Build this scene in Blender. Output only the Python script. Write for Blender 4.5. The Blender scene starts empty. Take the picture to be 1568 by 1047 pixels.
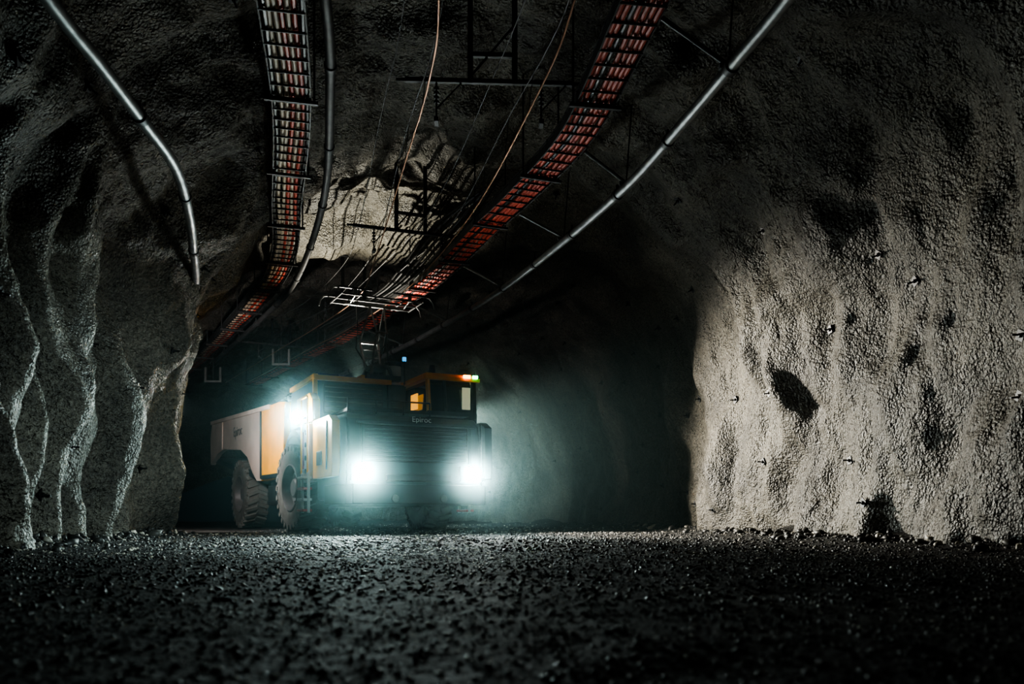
import bpy, math, random
import numpy as np
from mathutils import Vector, Matrix, noise
random.seed(7); rng=np.random.default_rng(7)
scene=bpy.context.scene
COL=scene.collection
try: scene.view_settings.look='AgX - High Contrast'
except Exception: pass

# ------------------------------------------------------------------ materials
def new_mat(name):
    m=bpy.data.materials.new(name); m.use_nodes=True
    nt=m.node_tree; return m,nt,nt.nodes['Principled BSDF']
def paint(name,col,rough=.5,metal=0.0,dirt=.35,scale=3.0,bump=.02):
    m,nt,b=new_mat(name)
    tc=nt.nodes.new('ShaderNodeTexCoord')
    n=nt.nodes.new('ShaderNodeTexNoise'); n.inputs['Scale'].default_value=scale; n.inputs['Detail'].default_value=4
    nt.links.new(tc.outputs['Object'],n.inputs['Vector'])
    r=nt.nodes.new('ShaderNodeValToRGB')
    r.color_ramp.elements[0].position=.35; r.color_ramp.elements[1].position=.65
    d=1-dirt
    r.color_ramp.elements[0].color=(col[0]*d,col[1]*d,col[2]*d,1); r.color_ramp.elements[1].color=(*col,1)
    nt.links.new(n.outputs['Fac'],r.inputs['Fac']); nt.links.new(r.outputs['Color'],b.inputs['Base Color'])
    b.inputs['Roughness'].default_value=rough; b.inputs['Metallic'].default_value=metal
    return m
def emit(name,col,st):
    m,nt,b=new_mat(name)
    b.inputs['Base Color'].default_value=(*col,1)
    b.inputs['Emission Color'].default_value=(*col,1); b.inputs['Emission Strength'].default_value=st
    return m
def glass(name,col,rough=.08):
    m,nt,b=new_mat(name)
    b.inputs['Base Color'].default_value=(*col,1); b.inputs['Roughness'].default_value=rough
    b.inputs['Specular IOR Level'].default_value=.8; b.inputs['Coat Weight'].default_value=.6
    return m
def rock_mat(name,ca,cb,bumpd=.05,gr=1.0,rough=.7,spec=.35):
    m,nt,b=new_mat(name); L=nt.links.new
    tc=nt.nodes.new('ShaderNodeTexCoord')
    def nz(s,d=6,r=.6):
        n=nt.nodes.new('ShaderNodeTexNoise'); n.inputs['Scale'].default_value=s; n.inputs['Detail'].default_value=d; n.inputs['Roughness'].default_value=r
        L(tc.outputs['Object'],n.inputs['Vector']); return n
    n1=nz(.7,5,.62); n2=nz(19*gr,3,.65); n4=nz(4.0,4,.62)
    vo=nt.nodes.new('ShaderNodeTexVoronoi'); vo.inputs['Scale'].default_value=32*gr; L(tc.outputs['Object'],vo.inputs['Vector'])
    r=nt.nodes.new('ShaderNodeValToRGB'); r.color_ramp.elements[0].position=.36; r.color_ramp.elements[1].position=.66
    r.color_ramp.elements[0].color=(*ca,1); r.color_ramp.elements[1].color=(*cb,1)
    L(n1.outputs['Fac'],r.inputs['Fac'])
    r2=nt.nodes.new('ShaderNodeValToRGB'); r2.color_ramp.elements[0].position=.34; r2.color_ramp.elements[1].position=.62
    r2.color_ramp.elements[0].color=(.38,.38,.38,1); r2.color_ramp.elements[1].color=(1.25,1.25,1.2,1)
    L(n2.outputs['Fac'],r2.inputs['Fac'])
    mx=nt.nodes.new('ShaderNodeMix'); mx.data_type='RGBA'; mx.blend_type='MULTIPLY'; mx.inputs[0].default_value=.8
    L(r.outputs['Color'],mx.inputs[6]); L(r2.outputs['Color'],mx.inputs[7]); L(mx.outputs[2],b.inputs['Base Color'])
    b3=nt.nodes.new('ShaderNodeBump'); b3.inputs['Strength'].default_value=1; b3.inputs['Distance'].default_value=bumpd*2.4
    b1=nt.nodes.new('ShaderNodeBump'); b1.inputs['Strength'].default_value=1; b1.inputs['Distance'].default_value=bumpd
    b2=nt.nodes.new('ShaderNodeBump'); b2.invert=True; b2.inputs['Strength'].default_value=.9; b2.inputs['Distance'].default_value=bumpd*.4
    L(n4.outputs['Fac'],b3.inputs['Height']); L(b3.outputs['Normal'],b1.inputs['Normal'])
    L(n2.outputs['Fac'],b1.inputs['Height']); L(vo.outputs['Distance'],b2.inputs['Height'])
    L(b1.outputs['Normal'],b2.inputs['Normal']); L(b2.outputs['Normal'],b.inputs['Normal'])
    b.inputs['Roughness'].default_value=rough; b.inputs['Specular IOR Level'].default_value=spec
    return m
M={}
M['rock']=rock_mat('shotcrete_rock',(.062,.059,.051),(.17,.158,.130),.05,1.0,.5,.5)
M['floor']=rock_mat('crushed_gravel_floor',(.016,.016,.016),(.045,.045,.042),.035,1.3,.8,.3)
M['yellow']=paint('yellow_paint',(.90,.43,.003),.42,dirt=.2)
M['cream']=paint('pale_and_overlit_paint',(.56,.47,.41),.5,dirt=.25,scale=1.5)  # own colour of the side plates; on the dump box, overexposure put into the colour
M['dark']=paint('dark_grey_paint',(.012,.026,.030),.45)
M['black']=paint('black_steel',(.008,.009,.011),.5)
M['rubber']=paint('tyre_rubber',(.11,.105,.092),.8,scale=6)
M['steel']=paint('galvanised_steel',(.27,.28,.28),.45,.7,scale=8)
M['dsteel']=paint('dull_steel',(.09,.09,.09),.55,.5,scale=8)
M['rim']=paint('rim_grey',(.10,.09,.09),.5)
M['red']=paint('red_cable_jacket',(.58,.085,.05),.45,scale=5)
M['beige']=paint('pale_cable_jacket',(.54,.43,.32),.5,scale=5)
M['cblack']=paint('black_cable_jacket',(.02,.02,.02),.4,scale=5)
M['copper']=paint('copper_wire',(.45,.26,.17),.4,.8,scale=5)
M['white']=paint('white_paint',(.62,.62,.60),.45,dirt=.2)
M['redp']=paint('red_marking_paint',(.5,.03,.02),.45)
M['glass']=glass('cab_glass',(.01,.03,.03))
M['amberglass']=emit('lit_amber_window',(1,.45,.04),.9)
M['reflectpane']=emit('pane_reflection_glow',(.75,.8,.55),.30)  # bright window reflection imitated by a weak glow
M['lamp']=emit('headlight_lens',(.88,1,.98),620)
M['amber']=emit('amber_marker_lens',(1,.25,.02),12)
M['green']=emit('green_marker_lens',(.05,1,.3),10)
M['blue']=emit('blue_marker_lens',(.1,.5,1),1.0)
M['ceramic']=paint('insulator_ceramic',(.26,.26,.25),.25)
MK=list(M.keys())

# ------------------------------------------------------------------ mesh builder
class MB:
    def __init__(s,mat=None): s.v=[];s.f=[];s.m=[];s.T=mat or Matrix.Identity(4)
    def add(s,vs,fs,mat,X=None):
        o=len(s.v); TT=s.T@X if X is not None else s.T
        for v in vs: s.v.append(tuple(TT@Vector(v)))
        for f in fs: s.f.append([i+o for i in f]); s.m.append(MK.index(mat))
    def box(s,c,d,mat,rot=None):
        x,y,z=d[0]/2,d[1]/2,d[2]/2
        vs=[(-x,-y,-z),(x,-y,-z),(x,y,-z),(-x,y,-z),(-x,-y,z),(x,-y,z),(x,y,z),(-x,y,z)]
        fs=[(0,3,2,1),(4,5,6,7),(0,1,5,4),(1,2,6,5),(2,3,7,6),(3,0,4,7)]
        X=Matrix.Translation(c)
        if rot: X=X@Matrix.Rotation(rot[0],4,'X')@Matrix.Rotation(rot[1],4,'Y')@Matrix.Rotation(rot[2],4,'Z')
        s.add(vs,fs,mat,X)
    def prismx(s,poly,x0,x1,mat,inset=0):   # poly in (y,z)
        n=len(poly); vs=[(x0,p[0],p[1]) for p in poly]+[(x1,p[0],p[1]) for p in poly]
        fs=[tuple(range(n)),tuple(range(2*n-1,n-1,-1))]
        for i in range(n): j=(i+1)%n; fs.append((i,i+n,j+n,j))
        s.add(vs,fs,mat)
    def prismz(s,poly,z0,z1,mat,top=None):
        n=len(poly); tp=top or poly
        vs=[(p[0],p[1],z0) for p in poly]+[(p[0],p[1],z1) for p in tp]
        fs=[tuple(range(n-1,-1,-1)),tuple(range(n,2*n))]
        for i in range(n): j=(i+1)%n; fs.append((i,j,j+n,i+n))
        s.add(vs,fs,mat)
    def cyl(s,a,b,r,mat,seg=12,r2=None):
        a=Vector(a);b=Vector(b);d=b-a; L=d.length
        if L<1e-6: return
        q=d.to_track_quat('Z','Y').to_matrix().to_4x4(); X=Matrix.Translation(a)@q
        r2=r if r2 is None else r2
        vs=[(r*math.cos(2*math.pi*i/seg),r*math.sin(2*math.pi*i/seg),0) for i in range(seg)]+[(r2*math.cos(2*math.pi*i/seg),r2*math.sin(2*math.pi*i/seg),L) for i in range(seg)]
        fs=[tuple(range(seg-1,-1,-1)),tuple(range(seg,2*seg))]
        for i in range(seg): j=(i+1)%seg; fs.append((i,j,j+seg,i+seg))
        s.add(vs,fs,mat,X)
    def lathe(s,prof,mat,X,seg=48):   # prof (r, h) axis = local Z
        n=len(prof); vs=[];fs=[]
        for i in range(seg):
            a=2*math.pi*i/seg
            for r,h in prof: vs.append((r*math.cos(a),r*math.sin(a),h))
        for i in range(seg):
            j=(i+1)%seg
            for k in range(n-1): fs.append((i*n+k,j*n+k,j*n+k+1,i*n+k+1))
        s.add(vs,fs,mat,X)
    def sweep(s,path,prof,mat,closed=True):  # prof list of (lateral, vertical)
        n=len(prof); vs=[];fs=[]; P=[Vector(p) for p in path]
        for i,p in enumerate(P):
            t=(P[min(i+1,len(P)-1)]-P[max(i-1,0)]).normalized()
            lat=t.cross(Vector((0,0,1)))
            lat=Vector((1,0,0)) if lat.length<1e-3 else lat.normalized()
            up=lat.cross(t).normalized()
            for a,b in prof: vs.append(tuple(p+lat*a+up*b))
        for i in range(len(P)-1):
            for k in range(n):
                l=(k+1)%n; fs.append((i*n+k,i*n+l,(i+1)*n+l,(i+1)*n+k))
        fs.append(tuple(range(n))); fs.append(tuple(range(len(vs)-1,len(vs)-n-1,-1)))
        s.add(vs,fs,mat)
    def tube(s,path,r,mat,seg=10,off=(0,0)):
        s.sweep(path,[(off[0]+r*math.cos(2*math.pi*i/seg),off[1]+r*math.sin(2*math.pi*i/seg)) for i in range(seg)],mat)
    def obj(s,name,parent=None,bevel=0,smooth=True,ang=35):
        me=bpy.data.meshes.new(name); me.from_pydata(s.v,[],s.f)
        used=sorted(set(s.m)); mp={u:i for i,u in enumerate(used)}
        for u in used: me.materials.append(M[MK[u]])
        me.polygons.foreach_set('material_index',[mp[x] for x in s.m])
        me.update(); ob=bpy.data.objects.new(name,me); COL.objects.link(ob)
        import bmesh
        bm=bmesh.new(); bm.from_mesh(me); bmesh.ops.recalc_face_normals(bm,faces=bm.faces); bm.to_mesh(me); bm.free()
        if smooth:
            me.polygons.foreach_set('use_smooth',[True]*len(me.polygons))
            try: me.set_sharp_from_angle(angle=math.radians(ang))
            except Exception: pass
        if bevel:
            b=ob.modifiers.new('bevel','BEVEL'); b.width=bevel; b.segments=2; b.limit_method='ANGLE'; b.angle_limit=math.radians(40)
        if parent is not None:
            ob.parent=parent; ob.matrix_parent_inverse=parent.matrix_basis.inverted()
        return ob
def empty(name,loc=(0,0,0),parent=None):
    e=bpy.data.objects.new(name,None); COL.objects.link(e); e.location=loc; e.empty_display_size=.3
    if parent is not None: e.parent=parent; e.matrix_parent_inverse=Matrix.Translation(parent.location).inverted()
    return e
def cr(pts,u):
    n=len(pts)-1; u=max(0,min(n-1e-6,u)); i=int(u); f=u-i
    p0=pts[max(i-1,0)];p1=pts[i];p2=pts[i+1];p3=pts[min(i+2,n)]
    return tuple(.5*((2*b)+(-a+c)*f+(2*a-5*b+4*c-d)*f*f+(-a+3*b-3*c+d)*f**3) for a,b,c,d in zip(p0,p1,p2,p3))
def smooth_path(pts,step=.15):
    out=[]; 
    for i in range(len(pts)-1):
        L=(Vector(pts[i+1])-Vector(pts[i])).length; k=max(2,int(L/step))
        for j in range(k): out.append(cr(pts,i+j/k))
    out.append(tuple(pts[-1])); return out

# ------------------------------------------------------------------ tunnel shell
Lp=[(-4.9,-4),(-4.8,0),(-4.8,4),(-5.1,8),(-5.45,11),(-5.6,13.0),(-6.8,15.3),(-8.6,18.5),(-10.8,22),(-13.4,26.5),(-17,33),(-21,40)]
Rp=[(5,-4),(5,0),(5.1,4.5),(4.9,9),(4.3,13),(3.95,16.5),(3.55,19.3),(2.95,22),(1.9,25),(.0,29),(-3.3,35),(-6.7,41)]
NS=len(Lp)-1; H=6.15; NE=3.0
NT=300
th=np.linspace(-.06,math.pi+.06,4000)
cx=-np.sign(np.cos(th))*np.abs(np.cos(th))**(2/NE); cz=np.sign(np.sin(th))*np.abs(np.sin(th))**(2/NE)
cz=np.where(cz<0,np.maximum(cz,-.08),cz)
dl=np.r_[0,np.cumsum(np.hypot(np.diff(cx)*5,np.diff(cz)*H))]
tt=np.linspace(0,dl[-1],NT); PX=np.interp(tt,dl,cx); PZ=np.interp(tt,dl,cz)
nx=-np.gradient(PZ*H); nz_=np.gradient(PX*5); nl=np.hypot(nx,nz_)+1e-9; nx=nx/nl; nz_=nz_/nl
def rowdata(u):
    a=Vector(cr(Lp,u)); b=Vector(cr(Rp,u)); m=(a+b)/2; h=(b-a)/2; return m,h
DENTS=[((4.7,11.7,2.9),.38,.55,-.24),((4.5,9.9,4.1),.45,.75,-.10),((4.6,12.2,3.6),.5,.25,.16),((4.5,11.2,3.8),.7,.35,.12),
       ((4.3,13.6,3.4),.35,.6,.17),((4.3,12.9,2.1),.4,.8,.16),((4.7,9.8,1.6),.5,.7,.14),
       ((3.9,18.0,2.6),.8,1.5,.22),((3.6,20.3,1.4),.5,1.4,-.22),
       ((-5.3,11.2,3.2),.5,.7,-.35),((-5.2,9.3,2.2),.45,.9,-.32)]
def disp(x,y,z,left):
    V=Vector; n_=noise.noise
    wx=x+.25*n_(V((x*.8,y*.8,z*.8+20))); wy=y+.25*n_(V((x*.8+7,y*.8,z*.8)))
    d=n_(V((x*.30+3,y*.30,z*.28)))*.42
    d+=n_(V((wx*.85,wy*.85+9,z*.60)))*.32
    d+=n_(V((wx*1.9+5,wy*1.9,z*.85)))*.18
    d+=n_(V((wx*3.8,wy*3.8,z*2.2)))*.06
    d+=n_(V((x*8,y*8,z*7)))*.028
    for c,rh,rz,a in DENTS:
        dy=(y-c[1])/rh; dz=(z-c[2])/rz
        if abs(dy)<2.5 and abs(dz)<2.5 and x*c[0]>0: d+=a*math.exp(-(dy*dy+dz*dz))
    if left>0: 
        g=n_(V((wx*1.35,wy*1.35+40,z*.28))); g=math.sqrt(g*g+.035); d+=left*(g*2.0-.55)*.46
        g=n_(V((wx*3.1,wy*3.1+20,z*.75))); d+=left*g*.11
    return d
def surf(u,k):
    m,h=rowdata(u); hl=h.length; e=h/hl
    x=m.x+e.x*PX[k]*hl; y=m.y+e.y*PX[k]*hl; z=PZ[k]*H
    n=Vector((e.x*nx[k],e.y*nx[k],nz_[k]))
    c=Vector((m.x-x,m.y-y,2.5-z))
    if n.dot(c)<0: n=-n
    left=0.0
    if k<NT*.38: left=max(0,min(1,(5.2-z)/2.5))
    return Vector((x,y,z))+n*disp(x,y,z,left), n
us=[]; u=0
while u<NS:
    us.append(u); m,h=rowdata(u)
    a0=Vector(cr(Lp,u));a1=Vector(cr(Lp,u+.01)); b0=Vector(cr(Rp,u)); b1=Vector(cr(Rp,u+.01))
    sp=max((a1-a0).length,(b1-b0).length)/.01
    y=m.y; step=.06 if 3<y<22 else .14
    u+=step/max(sp,.5)
us.append(NS-1e-5)
rows=[]
for u in us: rows.append([surf(u,k)[0] for k in range(NT)])
def grid_obj(name,g,mat):
    r=len(g);c=len(g[0]); vs=[tuple(p) for q in g for p in q]
    fs=[(i*c+j,i*c+j+1,(i+1)*c+j+1,(i+1)*c+j) for i in range(r-1) for j in range(c-1)]
    me=bpy.data.meshes.new(name); me.from_pydata(vs,[],fs); me.materials.append(mat)
    me.polygons.foreach_set('use_smooth',[True]*len(fs)); me.update()
    ob=bpy.data.objects.new(name,me); COL.objects.link(ob); return ob
k1=int(NT*.30);k2=int(NT*.70)
grid_obj('wall_left',[r[:k1+1] for r in rows],M['rock'])
grid_obj('ceiling',[r[k1:k2+1] for r in rows],M['rock'])
grid_obj('wall_right',[r[k2:] for r in rows],M['rock'])
def cap(name,row):
    c=Vector((0,0,2)); 
    for p in row: c+=p/len(row)
    c.z=2.2; g=[]
    for f in np.linspace(0,1,14): g.append([c.lerp(p,f)+Vector((0,noise.noise((c.lerp(p,f))*.7)*.4*(1-f),0)) for p in row])
    grid_obj(name,g,M['rock'])
cap('wall_back',rows[-1])

# floor
yl=np.array([p[1] for p in Lp],float); xl=np.array([p[0] for p in Lp],float)
yr=np.array([p[1] for p in Rp],float); xr=np.array([p[0] for p in Rp],float)
def floorz(x,y):
    a=x-np.interp(y,yl,xl); b=np.interp(y,yr,xr)-x; d=min(a,b)
    z=noise.noise(Vector((x*.5,y*.5,0)))*.025+noise.noise(Vector((x*2,y*2,3)))*.014-.012
    z+=noise.noise(Vector((x*7,y*7,5)))*.008
    if d<1.3: w=(1.3-d)/1.3; w=min(w,1.2); z+=w*w*(.10+.10*noise.noise(Vector((x*1.4,y*1.4,8))))
    return z
g=[]
for u in us[::1]:
    a=Vector(cr(Lp,u)); b=Vector(cr(Rp,u)); e=(b-a).normalized(); a=a-e*.9;b=b+e*.9
    row=[]
    for k in range(130):
        p=a.lerp(b,k/129); row.append(Vector((p.x,p.y,floorz(p.x,p.y))))
    g.append(row)
grid_obj('floor',g,M['floor'])

# gravel -------------------------------------------------------------
def ico():
    t=(1+5**.5)/2
    v=np.array([(-1,t,0),(1,t,0),(-1,-t,0),(1,-t,0),(0,-1,t),(0,1,t),(0,-1,-t),(0,1,-t),(t,0,-1),(t,0,1),(-t,0,-1),(-t,0,1)],float)
    v/=np.linalg.norm(v[0])
    f=np.array([(0,11,5),(0,5,1),(0,1,7),(0,7,10),(0,10,11),(1,5,9),(5,11,4),(11,10,2),(10,7,6),(7,1,8),(3,9,4),(3,4,2),(3,2,6),(3,6,8),(3,8,9),(4,9,5),(2,4,11),(6,2,10),(8,6,7),(9,8,1)])
    return v,f
def scatter(name,pts,sizes,mat,flat=.6):
    bv,bf=ico(); n=len(pts)
    V=bv[None]*(1+rng.uniform(-.28,.28,(n,12,1)))
    V=V*np.stack([rng.uniform(.7,1.6,n),rng.uniform(.45,.95,n),rng.uniform(.35,.8,n)*flat*1.4],1)[:,None,:]
    a=rng.uniform(0,2*math.pi,n); b=rng.uniform(-.6,.6,n)
    ca,sa,cb,sb=np.cos(a),np.sin(a),np.cos(b),np.sin(b)
    x,y,z=V[...,0],V[...,1],V[...,2]
    x2=x*cb[:,None]+z*sb[:,None]; z2=-x*sb[:,None]+z*cb[:,None]
    x3=x2*ca[:,None]-y*sa[:,None]; y3=x2*sa[:,None]+y*ca[:,None]
    V=np.stack([x3,y3,z2],-1)*sizes[:,None,None]+pts[:,None,:]
    F=(bf[None]+(np.arange(n)*12)[:,None,None]).reshape(-1,3)
    me=bpy.data.meshes.new(name); me.vertices.add(n*12); me.vertices.foreach_set('co',V.reshape(-1))
    me.loops.add(len(F)*3); me.loops.foreach_set('vertex_index',F.reshape(-1).astype(np.int32))
    me.polygons.add(len(F)); me.polygons.foreach_set('loop_start',np.arange(0,len(F)*3,3,dtype=np.int32))
    me.update(calc_edges=True); me.validate(); me.materials.append(mat)
    ob=bpy.data.objects.new(name,me); COL.objects.link(ob); return ob
gm,nt,b=new_mat('gravel_stone')
geo=nt.nodes.new('ShaderNodeNewGeometry'); r=nt.nodes.new('ShaderNodeValToRGB')
r.color_ramp.elements[0].color=(.012,.012,.012,1); r.color_ramp.elements[1].color=(.75,.70,.58,1)
e=r.color_ramp.elements.new(.87); e.color=(.048,.048,.044,1)
nt.links.new(geo.outputs['Random Per Island'],r.inputs['Fac']); nt.links.new(r.outputs['Color'],b.inputs['Base Color'])
b.inputs['Roughness'].default_value=.5; b.inputs['Specular IOR Level'].default_value=.5
P=[];S=[]
def region(n,y0,y1,s0,s1,margin=.1):
    k=0
    while k<n:
        y=random.uniform(y0,y1); a=np.interp(y,yl,xl)+margin; c=np.interp(y,yr,xr)-margin
        a=max(a,-5.5 if y>13 else -9)
        if y<9: 
            lim=.75*y+1.5; a=max(a,-lim); c=min(c,lim)
        if random.random()>(c-a)/11: continue
        x=random.uniform(a,c); s=s0*(s1/s0)**(random.random()**2.2)
        P.append((x,y,floorz(x,y)+s*.12)); S.append(s); k+=1
region(20000,.9,3.2,.003,.012); region(24000,3.2,8,.005,.020); region(19000,8,20,.009,.034); region(1500,20,30,.02,.05)
scatter('gravel',np.array(P),np.array(S),gm)
P=[];S=[]
for side,(ys,xs,sg) in enumerate(((yl,xl,1),(yr,xr,-1))):
    for i in range(1300):
        y=random.uniform(3,21 if sg<0 else 15); d=abs(random.gauss(0,.30))+.0
        x=np.interp(y,ys,xs)+sg*(d+.05); s=.015*(6**(random.random()**3)); P.append((x,y,floorz(x,y)+s*.2)); S.append(s)
scatter('wall_base_rubble',np.array(P),np.array(S),gm,.8)

# rock bolts ----------------------------------------------------------
mb=MB()
for u in np.arange(1.2,NS-1.5,.42):
    for k in list(range(22,int(NT*.42),26))+list(range(NT-22,int(NT*.58),-24)):
        uu=u+random.uniform(-.15,.15); kk=min(NT-2,max(3,int(k+random.uniform(-9,9))))
        if random.random()<.25: continue
        p,n=surf(uu,kk)
        q=n.to_track_quat('Z','Y').to_matrix().to_4x4()@Matrix.Rotation(random.uniform(0,3),4,'Z')
        X=Matrix.Translation(p)@q@Matrix.Scale(.8,4); mb.T=X
        mb.box((0,0,.02),(.13,.13,.012),'black'); mb.cyl((0,0,-.05),(random.uniform(-.02,.02),random.uniform(-.02,.02),.14),.014,'black',8); mb.cyl((0,0,.02),(0,0,.055),.032,'black',6)
mb.obj('rock_bolts')

# ------------------------------------------------------------------ trays and pipes
def ceil_z(x,y):
    best=None
    i=int(np.argmin([abs(((r[NT//2]).y+0)-y) for r in rows[::6]]))*6
    bd=1e9
    for r in rows[max(0,i-60):i+60:5]:
        for p in r[k1-20:k2+20:5]:
            d=(p.x-x)**2+(p.y-y)**2
            if d<bd: bd=d;best=p.z
    return best
def tray(name,pts,cols,width=.44):
    e=empty(name,pts[0]); path=smooth_path(pts,.12)
    r=MB(); w=width/2
    for sx in(-w,w):
        r.sweep(path,[(sx-.008,-.05),(sx+.008,-.05),(sx+.008,.06),(sx-.008,.06)],'dsteel')
    acc=0; P=[Vector(p) for p in path]; hang=MB(); lasth=0
    for i in range(1,len(P)):
        acc+=(P[i]-P[i-1]).length; lasth+=(P[i]-P[i-1]).length
        t=(P[i]-P[i-1]).normalized(); lat=t.cross(Vector((0,0,1))).normalized()
        if acc>.22:
            acc=0; r.cyl(P[i]-lat*w+Vector((0,0,-.045)),P[i]+lat*w+Vector((0,0,-.045)),.013,'black',6)
            for sx in(-w,w):
                r.cyl(P[i]+lat*sx+Vector((0,0,-.05)),P[i]+lat*sx+Vector((0,0,.09)),.008,'dsteel',5)
        if lasth>2.0:
            lasth=0; cz_=ceil_z(P[i].x,P[i].y)
            for sx in(-w-.04,w+.04):
                q=P[i]+lat*sx; hang.cyl(q+Vector((0,0,-.07)),(q.x,q.y,cz_+.05),.012,'dsteel',6)
            hang.box(tuple(P[i]+Vector((0,0,-.075))),(width+.16,.04,.035),'dsteel',(0,0,math.atan2(lat.y,lat.x)))
    for sx in (-w,w): r.sweep(path,[(sx-.006,.085),(sx+.006,.085),(sx+.006,.097),(sx-.006,.097)],'dsteel')
    r.obj('ladder_rails',e); hang.obj('hangers',e)
    c=MB(); n=len(cols)
    for j,cm in enumerate(cols):
        ph=random.uniform(0,6); x0=-w+.035+(width-.07)*j/(n-1)
        pp=[]
        for i,p in enumerate(P):
            t=(P[min(i+1,len(P)-1)]-P[max(i-1,0)]).normalized(); lat=t.cross(Vector((0,0,1))).normalized()
            pp.append(p+lat*(x0+.012*math.sin(i*.23+ph))+Vector((0,0,-.012+.008*math.sin(i*.4+ph*2))))
        c.tube(pp,.026,cm,7)
    c.obj('cables',e); return e
tray('cable_tray',[(-1.75,5.2,5),(-1.9,6.4,5),(-2.09,7.5,5),(-2.55,9.6,5),(-3.28,12.1,5),(-4.26,15.3,5),(-5.85,18.6,5),(-9.7,25.5,5),(-12.4,30,5)],
     ['cblack','beige','beige','red','beige','red','cblack'],.42)
tray('cable_tray',[(1.5,5.2,5),(1.35,6.4,5),(1.19,7.5,5),(.80,10.06,5),(.10,12.1,5),(-.47,13.5,5),(-1.53,16.3,5),(-2.8,18.8,5),(-4.3,21.6,5),(-6.55,25.2,5),(-9.2,29.5,5)],
     ['red','red','cblack','red','red','red','red'],.44)
def pipe(name,pts,r,mat,clamps=1.9,flange=None):
    e=empty(name,pts[0]); path=smooth_path(pts,.12); b=MB(); b.tube(path,r,mat,16)
    acc=0
    for i in range(1,len(path)):
        a=Vector(path[i-1]);c=Vector(path[i]);acc+=(c-a).length
        if acc>clamps:
            acc=0; t=(c-a).normalized(); b.cyl(c-t*.04,c+t*.04,r*1.25,'dsteel',14); b.box(tuple(c+Vector((0,0,r*1.4))),(.03,.06,.1),'dsteel')
    b.obj('pipe_run',e); return e,path
pipe('water_pipe',[(-3.0,3.6,3.95),(-3.2,5.73,3.9),(-3.25,6.5,3.9),(-3.33,7.43,3.9),(-3.45,8.5,3.9),(-3.85,9.9,3.9),(-4.3,11.2,3.9),(-4.8,12.6,3.9),(-5.6,14.6,3.9),(-7.0,17.2,3.9),(-9.2,21,3.9)],.055,'steel')
pipe('ventilation_pipe',[(-1.55,5,5.15),(-1.6,6.5,5.15),(-1.75,7.8,5.15),(-2.06,9.4,5.15),(-2.88,12.65,5.1),(-4.3,16.5,5.0),(-5.6,18.9,4.9),(-9.2,25.3,4.9)],.055,'dsteel')
e,rp=pipe('water_pipe',[(2.5,4.6,4.6),(2.38,5.8,4.6),(2.27,6.86,4.6),(2.12,7.69,4.6),(1.86,9.04,4.6),(1.49,10.75,4.6),(.69,13.26,4.6),(-.43,16.26,4.6),(-2.1,19.8,4.6),(-3.2,21.85,4.6),(-5.6,26,4.6),(-8.3,30.5,4.6)],.058,'steel',1.6)
sb=MB(); tr=smooth_path([(1.5,5.2,5),(1.35,6.4,5),(1.19,7.5,5),(.80,10.06,5),(.10,12.1,5),(-.47,13.5,5),(-1.53,16.3,5),(-2.8,18.8,5),(-4.3,21.6,5)],.1)
for yy in (6.1,7.6,10.4,12.6,15.2,18,20.6):
    a=min(tr,key=lambda p:abs(p[1]-yy)); c=min([p for p in rp],key=lambda p:(p[0]-a[0]-.45)**2+(p[1]-a[1]-.35)**2)
    sb.cyl((a[0]+.2,a[1]+.05,a[2]-.09),(c[0]+.03,c[1],c[2]+.08),.022,'steel',8)
    sb.cyl((c[0]+.03,c[1],c[2]+.06),(c[0]+.12,c[1]+.08,5.75),.010,'dsteel',6)
    sb.box((c[0],c[1],c[2]+.07),(.12,.06,.05),'steel')
sb.obj('support_bracket')

# ------------------------------------------------------------------ overhead trolley line
tl=empty('overhead_trolley_line',(-1,7,4.7))
W1=smooth_path([(-.5,4.5,4.72),(-.62,7.02,4.7),(-.85,8.41,4.7),(-1.33,10.3,4.7),(-2.35,14.2,4.7),(-3.1,16.7,4.72),(-4.6,19.4,4.7),(-6.2,22,4.7),(-9.5,27.5,4.7)],.2)
W2=smooth_path([(.68,4.5,4.72),(.53,7.02,4.7),(.25,8.67,4.7),(-.61,12.1,4.7),(-1.95,15.9,4.72),(-3.7,19.25,4.7),(-5.3,21.8,4.7),(-8.6,27.2,4.7)],.2)
w=MB()
for WW in (W1,W2):
    w.tube(WW,.010,'copper',6)
    for dx_,dz_,am in ((.05,.42,.09),(-.28,.62,.05)):
        w.tube([(p[0]+dx_,p[1],p[2]+dz_+am*math.cos(i*.21)) for i,p in enumerate(WW)],.007,'dsteel',5)
    for i in range(4,len(WW),6):
        p=WW[i]; w.cyl(p,(p[0]+.05,p[1],p[2]+.42+.09*math.cos(i*.21)),.004,'dsteel',4)
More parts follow.
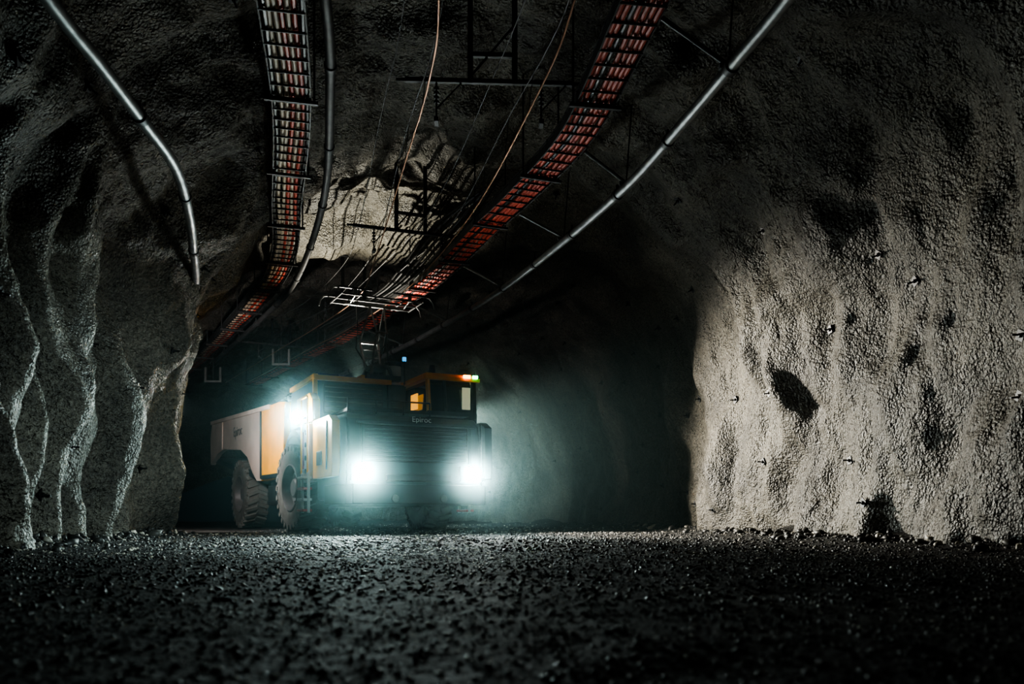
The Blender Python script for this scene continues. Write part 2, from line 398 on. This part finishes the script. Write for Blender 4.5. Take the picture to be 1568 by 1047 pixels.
# loose feeder cables draped between the cross-arms and the tray
for j in range(6):
    o=j*.09; ph=random.uniform(0,6)
    pts=[(-.15-o,12.6+o,5.5-.03*j),(-.75-o*1.3,14.0,5.25+.05*math.sin(ph)),(-1.45-o*1.2,15.6,5.10+.06*math.cos(ph)),(-2.2-o,17.2,5.05),(-3.1-o,18.9,5.1),(-4.6-o,21.4,5.15)]
    w.tube(smooth_path(pts,.2),.015,'cblack' if j%2 else 'dsteel',6)
w.obj('contact_wires',tl)
for n_,(cxm,cy,cz_,hw,ang) in enumerate(((-.25,9.35,5.22,.95,.05),(-1.75,14.1,5.15,.95,.35),(-3.6,18.7,5.15,.95,.5),(-6.6,23.6,5.15,.95,.5))):
    a=MB(Matrix.Translation((cxm,cy,0))@Matrix.Rotation(ang,4,'Z')); ct=ceil_z(cxm,cy)+.05
    a.box((0,0,cz_),(hw*2,.05,.05),'dsteel'); a.cyl((-hw-.1,0,cz_),(hw+.1,0,cz_),.02,'dsteel',8)
    for hx in(-.22,.28):
        a.box((hx,0,(cz_+ct)/2),(.06,.06,ct-cz_),'black')
        a.box((hx,0,ct-.06),(.2,.2,.02),'dsteel')
    a.box((.03,0,cz_+.3),(.5,.05,.05),'black'); a.cyl((-.22,0,cz_+.05),(.28,0,cz_+.65),.014,'dsteel',6)
    for wx in(-.6,.58):
        a.cyl((wx,0,cz_),(wx,0,4.74),.012,'dsteel',6)
        for q in range(4): a.cyl((wx,0,cz_-.08-q*.05),(wx,0,cz_-.105-q*.05),.030,'dsteel',12)
        a.box((wx,0,4.76),(.05,.14,.05),'dsteel')
        a.cyl((wx,0,4.9),(wx+.28,.0,5.2),.01,'dsteel',6)
    a.obj('cross_arm_%d'%(n_+1),tl,.004)
for n_,(x,y,z) in enumerate(((-6.4,23,4.55),(-8.9,24.7,4.35))):
    a=MB(Matrix.Translation((x,y,z)))
    a.box((0,0,-.05),(.5,.08,.06),'ceramic'); a.box((-.22,0,.17),(.06,.08,.4),'ceramic'); a.box((.22,0,.17),(.06,.08,.4),'ceramic'); a.cyl((0,0,0),(0,0,1.3),.015,'dsteel',6)
    a.obj('section_hanger_%d'%(n_+1),tl,.006)

# ------------------------------------------------------------------ truck
th1=math.radians(26.7); O1=Vector((-1.68,14.66,0))
T1=Matrix.Translation(O1)@Matrix.Rotation(th1,4,'Z')
th2=math.radians(31.3); O2=Vector((-3.70,18.81,0))
T2=Matrix.Translation(O2)@Matrix.Rotation(th2,4,'Z')
truck=empty('mining_truck',tuple(O1))
b=MB(T1)
b.prismx([(.22,.62),(.02,.86),(0,1.2),(.02,1.7),(.10,1.98),(.28,2.10),(1.7,2.16),(1.7,.55),(.5,.5)],-1.24,1.24,'dark')
for sx in(-1,1):
    b.prismz([(sx*1.24,.02),(sx*1.33,.16),(sx*1.36,.5),(sx*1.36,1.7),(sx*1.24,1.7)],.6,2.04,'dark')
b.obj('front_hull',truck,.05)
b=MB(T1)
for i in range(9): b.box((0,-.012,1.30+i*.065),(1.9,.05,.022),'dark')
b.box((0,-.005,1.57),(2.0,.03,.62),'black')
b.box((-.99,-.03,1.57),(.05,.07,.66),'dark'); b.box((.99,-.03,1.57),(.05,.07,.66),'dark')
b.box((0,-.05,.70),(2.4,.2,.34),'black'); b.box((0,-.10,.98),(1.2,.10,.12),'black')
b.box((0,-.02,1.93),(2.2,.05,.05),'dark',(-.2,0,0))
for sx in(-1,1):
    b.prismz([(sx*1.02,-.14),(sx*1.30,-.06),(sx*1.42,.25),(sx*1.42,.9),(sx*1.02,.9)],.52,.86,'black')
    b.cyl((sx*.45,-.16,.62),(sx*.45,-.02,.62),.07,'dsteel',12)
b.obj('bumper_and_grille',truck,.015)
b=MB(T1)
b.box((0,.95,2.19),(2.3,1.3,.06),'dark'); b.box((-.3,.9,2.24),(.7,.7,.05),'black')
b.cyl((-1.2,.15,2.1),(-1.2,.15,2.36),.02,'dark',8); b.cyl((1.2,.15,2.1),(1.2,.15,2.3),.02,'dark',8)
b.cyl((-1.2,.15,2.34),(.3,.15,2.34),.016,'dark',8)
for x in(-.7,-.2,.3): b.cyl((x,.15,2.1),(x,.15,2.34),.014,'dark',8)
b.obj('hood_rail',truck,.008)
for sx in(-1,1):
    b=MB(T1)
    b.prismx([(.12,1.0),(.05,1.25),(.08,1.95),(.3,2.06),(1.45,2.06),(1.45,1.0)],sx*1.36,sx*1.50,'yellow' if sx<0 else 'dark')
    b.box((sx*1.505,.42,1.55),(.02,.05,.85),'dark'); b.box((sx*1.505,.95,1.35),(.02,.35,.25),'dark')
    b.prismx([(1.5,.95),(1.5,2.02),(2.0,2.05),(2.25,1.95),(2.15,1.5),(2.02,.95)],sx*1.40,sx*1.56,'cream')
    for z in(1.15,1.4,1.65,1.88): b.cyl((sx*1.55,1.75,z),(sx*1.575,1.75,z),.05,'black',12)
    b.box((sx*1.57,1.95,1.55),(.015,.12,.7),'redp')
    outer=[(2.9+1.12*math.cos(a),.87+1.16*math.sin(a)) for a in [math.radians(x) for x in range(160,9,-10)]]
    inner=[(2.9+1.02*math.cos(a),.87+1.04*math.sin(a)) for a in [math.radians(x) for x in range(10,161,10)]]
    b.prismx(outer+inner,sx*1.0,sx*1.56,'black')
    b.obj('side_panel_left' if sx<0 else 'side_panel_right',truck,.02)
    b=MB(T1)
    for y in(1.35,1.85): b.box((sx*1.60,y,.75),(.05,.05,.75),'white')
    for i,z in enumerate((.42,.62,.82,1.02)): b.box((sx*1.62,1.6,z),(.16,.52,.045),'white' if i%2 else 'redp')
    b.cyl((sx*1.62,1.35,1.1),(sx*1.62,1.35,2.5),.018,'yellow',8); b.cyl((sx*1.62,1.85,1.1),(sx*1.62,1.85,2.5),.018,'yellow',8); b.cyl((sx*1.62,1.35,2.5),(sx*1.62,1.85,2.5),.018,'yellow',8)
    b.obj('boarding_ladder_left' if sx<0 else 'boarding_ladder_right',truck,.006)
b=MB(T1)
b.box((0,2.9,1.35),(1.9,2.6,1.3),'black'); b.box((0,3.0,.75),(1.2,3.2,.5),'black'); b.box((0,4.3,1.1),(.9,1.3,.7),'dsteel')
b.cyl((-1.5,2.9,.87),(1.5,2.9,.87),.22,'dsteel',16)
b.obj('front_chassis',truck,.03)
b=MB(T1)
b.prismx([(1.55,2.1),(1.62,2.82),(1.75,2.92),(3.7,2.92),(3.85,2.75),(3.85,2.1)],-1.40,.0,'dark')
b.box((-.7,1.60,2.90),(1.5,.12,.09),'yellow'); b.box((-1.42,2.6,2.92),(.09,2.1,.09),'yellow'); b.box((-1.42,1.62,2.5),(.08,.10,.85),'yellow')
b.box((.02,1.62,2.5),(.08,.10,.85),'dark'); b.box((-.7,1.56,2.50),(1.15,.03,.55),'black')
for i in range(6): b.box((-.7,1.535,2.28+i*.09),(1.1,.03,.02),'dsteel')
b.box((-1.1,2.2,3.0),(.45,.5,.1),'dark'); b.box((-.35,1.9,2.98),(.3,.3,.12),'yellow')
b.prismx([(1.3,2.06),(1.3,2.45),(1.55,2.6),(2.6,2.6),(2.6,2.06)],-1.54,-1.40,'yellow')
b.obj('engine_bay',truck,.02)
b=MB(T1)
b.box((.22,2.4,2.5),(.42,1.2,.8),'dark'); b.cyl((.22,1.95,2.5),(.22,1.95,3.28),.15,'white',24); b.cyl((.22,1.95,3.28),(.22,1.95,3.36),.17,'dsteel',24)
b.cyl((.22,1.95,2.45),(.22,1.95,2.72),.17,'dark',24); b.cyl((.36,1.7,3.36),(.36,1.7,3.44),.04,'blue',12)
b.cyl((.36,1.7,2.9),(.36,1.7,3.36),.015,'dsteel',8)
b.obj('filter_canister',truck,.01)
b=MB(T1)
x0,x1,y0,y1=.44,1.44,.62,2.35
fl=[(x0,y0),(x1,y0),(x1,y1),(x0,y1)]
b.prismz([(x0,y0),(x1,y0),(x1,y1),(x0,y1)],2.05,2.28,'dark')
tp=[(x0+.03,y0+.10),(x1-.03,y0+.10),(x1-.03,y1-.03),(x0+.03,y1-.03)]
b.prismz([(x0+.05,y0+.05),(x1-.05,y0+.05),(x1-.05,y1-.05),(x0+.05,y1-.05)],2.28,2.88,'glass',[(x0+.08,y0+.15),(x1-.08,y0+.15),(x1-.08,y1-.08),(x0+.08,y1-.08)])
def post(a,c,r=.045,mat='dark'):
    b.cyl(a,c,r,mat,6)
for (xa,ya),(xb,yb) in zip(fl,tp): post((xa+(.04 if xa==x0 else -.04),ya+(.04 if ya==y0 else -.04),2.2),(xb,yb,2.92),.05,'yellow' if ya==y0 and xa==x0 else 'dark')
post((x0+.38,y0+.04,2.26),(x0+.38,y0+.12,2.9),.028); 
b.prismz([(x0-.05,y0-.0),(x1+.05,y0-.0),(x1+.05,y1+.04),(x0-.05,y1+.04)],2.88,3.0,'yellow',[(x0,y0+.08),(x1,y0+.08),(x1,y1-.04),(x0,y1-.04)])
b.box(((x0+x1)/2,y0+.02,2.90),(x1-x0+.12,.08,.07),'yellow')
b.box(((x0+x1)/2,(y0+y1)/2,3.02),(.7,1.1,.05),'dark')
b.box((x1-.20,y0+.055,2.55),(.17,.02,.42),'reflectpane');  # this pane glows in place of a reflection on the glass
b.box((x0+.01,y0+.75,2.52),(.03,.34,.30),'amberglass'); 
b.box((x0+.35,y0+.09,2.45),(.012,.02,.3),'black',(0,.4,0)); b.box((x1-.42,y0+.5,2.5),(.25,.2,.5),'black')
b.cyl((x0+.28,y0+.5,3.03),(x0+.28,y0+.5,3.22),.075,'black',16,.05); b.cyl((x0+.28,y0+.5,3.0),(x0+.28,y0+.5,3.06),.09,'dark',16)
b.box((x1-.22,y0-.03,2.955),(.14,.05,.06),'amber'); b.box((x1-.05,y0-.03,2.955),(.10,.05,.06),'green')
b.obj('operator_cab',truck,.012)
lamps=MB(T1)
def lampunit(x,y,z,r,mat='lamp',d=(0,-1,0)):
    d=Vector(d); c=Vector((x,y,z))
    lamps.cyl(c-d*.10,c,r*1.25,'black',20); lamps.cyl(c,c+d*.012,r,mat,20)
for sx in(-1,1):
    lamps.box((sx*1.0,-.04,1.07),(.42,.12,.28),'black')
    lampunit(sx*1.0,-.10,1.07,.12)
lampunit(-1.72,1.75,2.16,.10); lamps.cyl((-1.5,1.8,2.16),(-1.7,1.83,2.16),.02,'black',8)
lampunit(1.66,2.05,2.45,.05,'lamp',(.7,-.7,0)); lamps.cyl((1.4,2.1,2.45),(1.62,2.12,2.45),.02,'black',8)
lamps.obj('headlights',truck)
tc=bpy.data.curves.new('lettering','FONT'); tc.body='Epiroc'; tc.size=.14; tc.extrude=.004; tc.align_x='CENTER'
to=bpy.data.objects.new('lettering',tc); COL.objects.link(to); tc.materials.append(M['white'])
to.parent=truck; to.matrix_parent_inverse=Matrix.Identity(4)
to.matrix_basis=Matrix.Rotation(th1,4,'Z')@Matrix.Translation((.08,-.03,1.975))@Matrix.Rotation(math.radians(80),4,'X')
b=MB(T1@Matrix.Translation((-.07,2.1,0)))
b.box((0,0,3.0),(.7,.9,.10),'dsteel'); b.box((0,0,3.25),(.34,.5,.08),'steel')
for x in(-.22,.22):
    for y in(-.3,.3): 
        b.cyl((x,y,3.04),(x*.7,y*.8,3.24),.035,'ceramic',12)
for x in(-.16,.16):
    b.cyl((x,.25,3.28),(x*1.2,.55,3.85),.028,'steel',8); b.cyl((x*1.2,.55,3.85),(x*.9,.0,4.48),.022,'steel',8)
    b.cyl((x,-.2,3.28),(x*.6,-.30,3.9),.022,'steel',8); b.cyl((x*.6,-.30,3.9),(x*.9,.0,4.48),.018,'steel',8)
b.cyl((-.2,.55,3.85),(.2,.55,3.85),.025,'steel',8); b.cyl((-.13,-.3,3.9),(.13,-.3,3.9),.02,'steel',8)
for z in(3.5,3.68): b.cyl((-.17,.37,z),(.17,.37,z),.015,'steel',6)
b.cyl((-.55,0,4.48),(.55,0,4.48),.035,'steel',12)
for y in(-.38,.0,.38): b.cyl((-.82,y,4.56),(.82,y,4.56),.02,'dsteel',8)
for x in(-.82,-.45,.45,.82): b.cyl((x,-.45,4.56),(x,.45,4.56),.018,'dsteel',8)
for x in(-.55,.55):
    for y in(-.38,.38):
        b.cyl((x,y,4.54),(x,y,4.66),.04,'ceramic',12)
    b.box((x,-.38,4.68),(.66,.05,.03),'black'); b.box((x,.38,4.68),(.66,.05,.03),'black')
    b.cyl((x,0,4.48),(x*1.0,-.38,4.56),.015,'steel',6); b.cyl((x,0,4.48),(x,.38,4.56),.015,'steel',6)
for sx in(-1,1):
    for y in(-.38,.38):
        b.tube([(sx*.86,y,4.68),(sx*.97,y,4.66),(sx*1.04,y,4.58),(sx*1.07,y,4.46)],.016,'steel',6)
b.tube([(-.1,.3,3.3),(-.3,.45,3.7),(-.25,.5,4.1),(-.4,.1,4.5)],.014,'cblack',6); b.tube([(.1,.3,3.3),(.3,.5,3.8),(.3,.3,4.2),(.4,.1,4.5)],.014,'cblack',6)
b.obj('pantograph',truck,.004)
def wheel(name,T,x,y,r=.87,w=.56,steer=0,sx=-1):
    X=T@Matrix.Translation((x,y,r))@Matrix.Rotation(steer,4,'Z')@Matrix.Rotation(math.radians(90)*(-1 if sx<0 else 1),4,'Y')
    b=MB(X); h=w/2
    b.lathe([(.50*r,-h*.80),(.58*r,-h*.98),(.78*r,-h*1.02),(.92*r,-h*.93),(.955*r,-h*.8),(.965*r,0),(.955*r,h*.8),(.92*r,h*.93),(.78*r,h*1.02),(.58*r,h*.98),(.50*r,h*.80),(.50*r,-h*.80)],'rubber',Matrix.Identity(4),64)
    n=26
    for i in range(n):
        a=2*math.pi*i/n
        for s in(-1,1):
            R=Matrix.Rotation(a+(math.pi/n if s>0 else 0),4,'Z')@Matrix.Translation((r*.963,0,s*h*.47))@Matrix.Rotation(s*.35,4,'X')
            vs=[];dx,dy,dz=r*.037,r*.062,h*.50
            for q in [(-1,-1,-1),(1,-.8,-1),(1,.8,-1),(-1,1,-1),(-1,-1,1),(1,-.8,1),(1,.8,1),(-1,1,1)]: vs.append((q[0]*dx,q[1]*dy,q[2]*dz))
            b.add(vs,[(0,3,2,1),(4,5,6,7),(0,1,5,4),(1,2,6,5),(2,3,7,6),(3,0,4,7)],'rubber',R)
            R2=Matrix.Rotation(a+(math.pi/n if s>0 else 0)+s*.0,4,'Z')@Matrix.Translation((r*.90,0,s*h*.96))
            b.add([(v[0]*1.5,v[1]*.9,v[2]*.12) for v in vs],[(0,3,2,1),(4,5,6,7),(0,1,5,4),(1,2,6,5),(2,3,7,6),(3,0,4,7)],'rubber',R2)
    b.lathe([(.52*r,-h*.8),(.54*r,-h*.9),(.50*r,-h*.95),(.47*r,-h*.7),(.44*r,-h*.35),(.2*r,-h*.3),(.2*r,h*.55),(.16*r,h*.6),(.0001,h*.62)],'rim',Matrix.Identity(4),40)
    b.lathe([(.52*r,h*.8),(.55*r,h*.95),(.52*r,h*1.0),(.48*r,h*.8),(.45*r,h*.35),(.24*r,h*.3),(.22*r,h*.62),(.18*r,h*.72),(.0001,h*.74)],'rim',Matrix.Identity(4),40)
    for i in range(12):
        a=2*math.pi*i/12; b.cyl((.36*r*math.cos(a),.36*r*math.sin(a),h*.3),(.36*r*math.cos(a),.36*r*math.sin(a),h*.45),.022,'dsteel',6)
    b.obj(name,truck,0)
wheel('front_wheel_left',T1,-1.36,2.9,steer=.12,sx=-1)
wheel('front_wheel_right',T1,1.32,2.9,sx=1)
wheel('rear_wheel_left',T2,-1.26,3.85,sx=-1)
wheel('rear_wheel_right',T2,1.26,3.85,sx=1)
b=MB(T2)
b.box((0,2.4,.95),(1.0,4.6,.5),'black'); b.cyl((-1.2,3.85,.87),(1.2,3.85,.87),.22,'dsteel',16); b.box((0,-.3,1.1),(.8,1.3,.45),'dsteel')
for sx in(-1,1): b.cyl((sx*.75,.9,.95),(sx*.95,2.6,1.5),.09,'dsteel',12); b.box((sx*1.2,1.0,.78),(.5,.8,.45),'black')
b.obj('rear_frame',truck,.02)
b=MB(T2)
front=[(-.15,1.15),(-.35,2.75),(.1,2.80),(1.55,2.80),(1.55,1.12)]
rear=[(1.55,1.12),(1.55,2.80),(7.0,2.98),(7.25,2.55),(7.2,1.78),(6.3,2.05),(5.5,2.12),(4.6,2.05),(3.6,1.98),(2.9,1.75),(2.4,1.35),(2.0,1.14)]
for sx in(-1,1):
    b.prismx(front,sx*1.42,sx*1.56,'yellow'); b.prismx(rear,sx*1.42,sx*1.56,'cream')  # rear sides: yellow paint under strong light, brightness put into the pale colour
    b.box((sx*1.57,3.9,2.87),(.08,6.2,.10),'cream',(math.radians(1.9),0,0))
    b.box((sx*1.57,1.55,2.0),(.05,.07,1.65),'dark')
    b.box((sx*1.50,.6,1.2),(.2,1.7,.10),'dark')
    for y in(5.6,): b.box((sx*1.575,y,2.5),(.03,.06,.75),'cream')
b.prismx([(-.15,1.15),(-.35,2.85),(-.25,2.9),(-.02,1.3),(3.6,1.5),(7.2,2.0),(7.2,1.85),(3.6,1.35),(2,1.15)],-1.45,1.45,'dark')
b.obj('dump_box',truck,.012)
t2=bpy.data.curves.new('box_lettering','FONT'); t2.body='Epiroc'; t2.size=.36; t2.extrude=.003
to2=bpy.data.objects.new('box_lettering',t2); COL.objects.link(to2); t2.materials.append(M['rim'])
to2.parent=truck
to2.matrix_basis=Matrix.Translation(O1).inverted()@T2@Matrix.Translation((-1.572,4.3,2.36))@Matrix.Rotation(math.radians(-90),4,'Z')@Matrix.Rotation(math.radians(90),4,'X')

# ------------------------------------------------------------------ lights
def spot(name,loc,target,energy,size,blend=.6,col=(1,1,1),r=.06,parent=None):
    l=bpy.data.lights.new(name,'SPOT'); l.energy=energy; l.spot_size=math.radians(size); l.spot_blend=blend; l.color=col; l.shadow_soft_size=r
    o=bpy.data.objects.new(name,l); COL.objects.link(o); o.location=loc
    o.rotation_euler=(Vector(target)-Vector(loc)).to_track_quat('-Z','Y').to_euler()
    if parent is not None: o.parent=parent; o.matrix_parent_inverse=Matrix.Translation(parent.location).inverted()
    return o
W=lambda x,y,z:tuple(T1@Vector((x,y,z)))
cool=(.72,1,.98)
spot('headlight_beam_1',W(-1.0,-.16,1.07),(-4.2,7.5,.1),800,92,1,cool,.08,truck)
spot('headlight_beam_2',W(1.0,-.16,1.07),W(1.8,-10,-.3),900,78,1,(.88,1,.96),.05,truck)
spot('side_lamp_beam',W(-1.72,1.70,2.16),W(-4.0,-6,-.9),300,72,1,cool,.08,truck)
spot('work_lamp_beam',W(1.70,1.98,2.45),(4.2,13.7,.7),6400,76,1,(1,.95,.83),.12,truck)
spot('rear_work_lamp_beam',W(1.62,3.3,1.75),(-1.4,29.5,1.3),3600,58,1,(.70,1,1),.08,truck)
spot('roof_lamp_beam',W(-.1,3.4,3.15),(-3.0,16.6,6.1),1500,88,.8,(1,.96,.82),.02,truck)
spot('added_truck_side_fill',(-6.6,16.4,2.5),(-6.0,19.9,1.3),620,165,.6,(1,.94,.92),.10)  # unseen spot added behind the corner to light the truck's side and wheels
spot('added_left_wall_fill',(3.8,2.5,2.9),(-5.5,11.6,.3),3400,36,1,(.78,.98,1),.12)  # out-of-view spot added to brighten the left wall

hz=MB(); hz.box((-2.3,15.9,2.05),(10.6,12.4,4.0),'dark')
ho=hz.obj('dust_haze',None,smooth=False); vm=bpy.data.materials.new('dust_haze'); vm.use_nodes=True; nt=vm.node_tree; nt.nodes.clear()
o=nt.nodes.new('ShaderNodeOutputMaterial'); ad=nt.nodes.new('ShaderNodeAddShader')
for i_,(c_,d_,g_) in enumerate((((.20,.85,1,1),.0020,.6),((.70,1,1,1),.0125,.958))):
    v=nt.nodes.new('ShaderNodeVolumeScatter'); v.inputs['Color'].default_value=c_; v.inputs['Density'].default_value=d_; v.inputs['Anisotropy'].default_value=g_
    nt.links.new(v.outputs[0],ad.inputs[i_])
nt.links.new(ad.outputs[0],o.inputs['Volume']); ho.data.materials.clear(); ho.data.materials.append(vm)

w=bpy.data.worlds.new('tunnel_dark'); scene.world=w; w.use_nodes=True
w.node_tree.nodes['Background'].inputs[0].default_value=(.45,.85,1,1); w.node_tree.nodes['Background'].inputs[1].default_value=.006

# ------------------------------------------------------------------ camera
cd=bpy.data.cameras.new('camera'); cd.sensor_width=36; cd.lens=36*1270/1568; cd.shift_y=(787-523.5)/1568
cd.dof.use_dof=True; cd.dof.focus_distance=13.5; cd.dof.aperture_fstop=1.8; cd.clip_end=200
co=bpy.data.objects.new('camera',cd); COL.objects.link(co); co.location=(0,0,.35); co.rotation_euler=(math.radians(90),0,0)
scene.camera=co
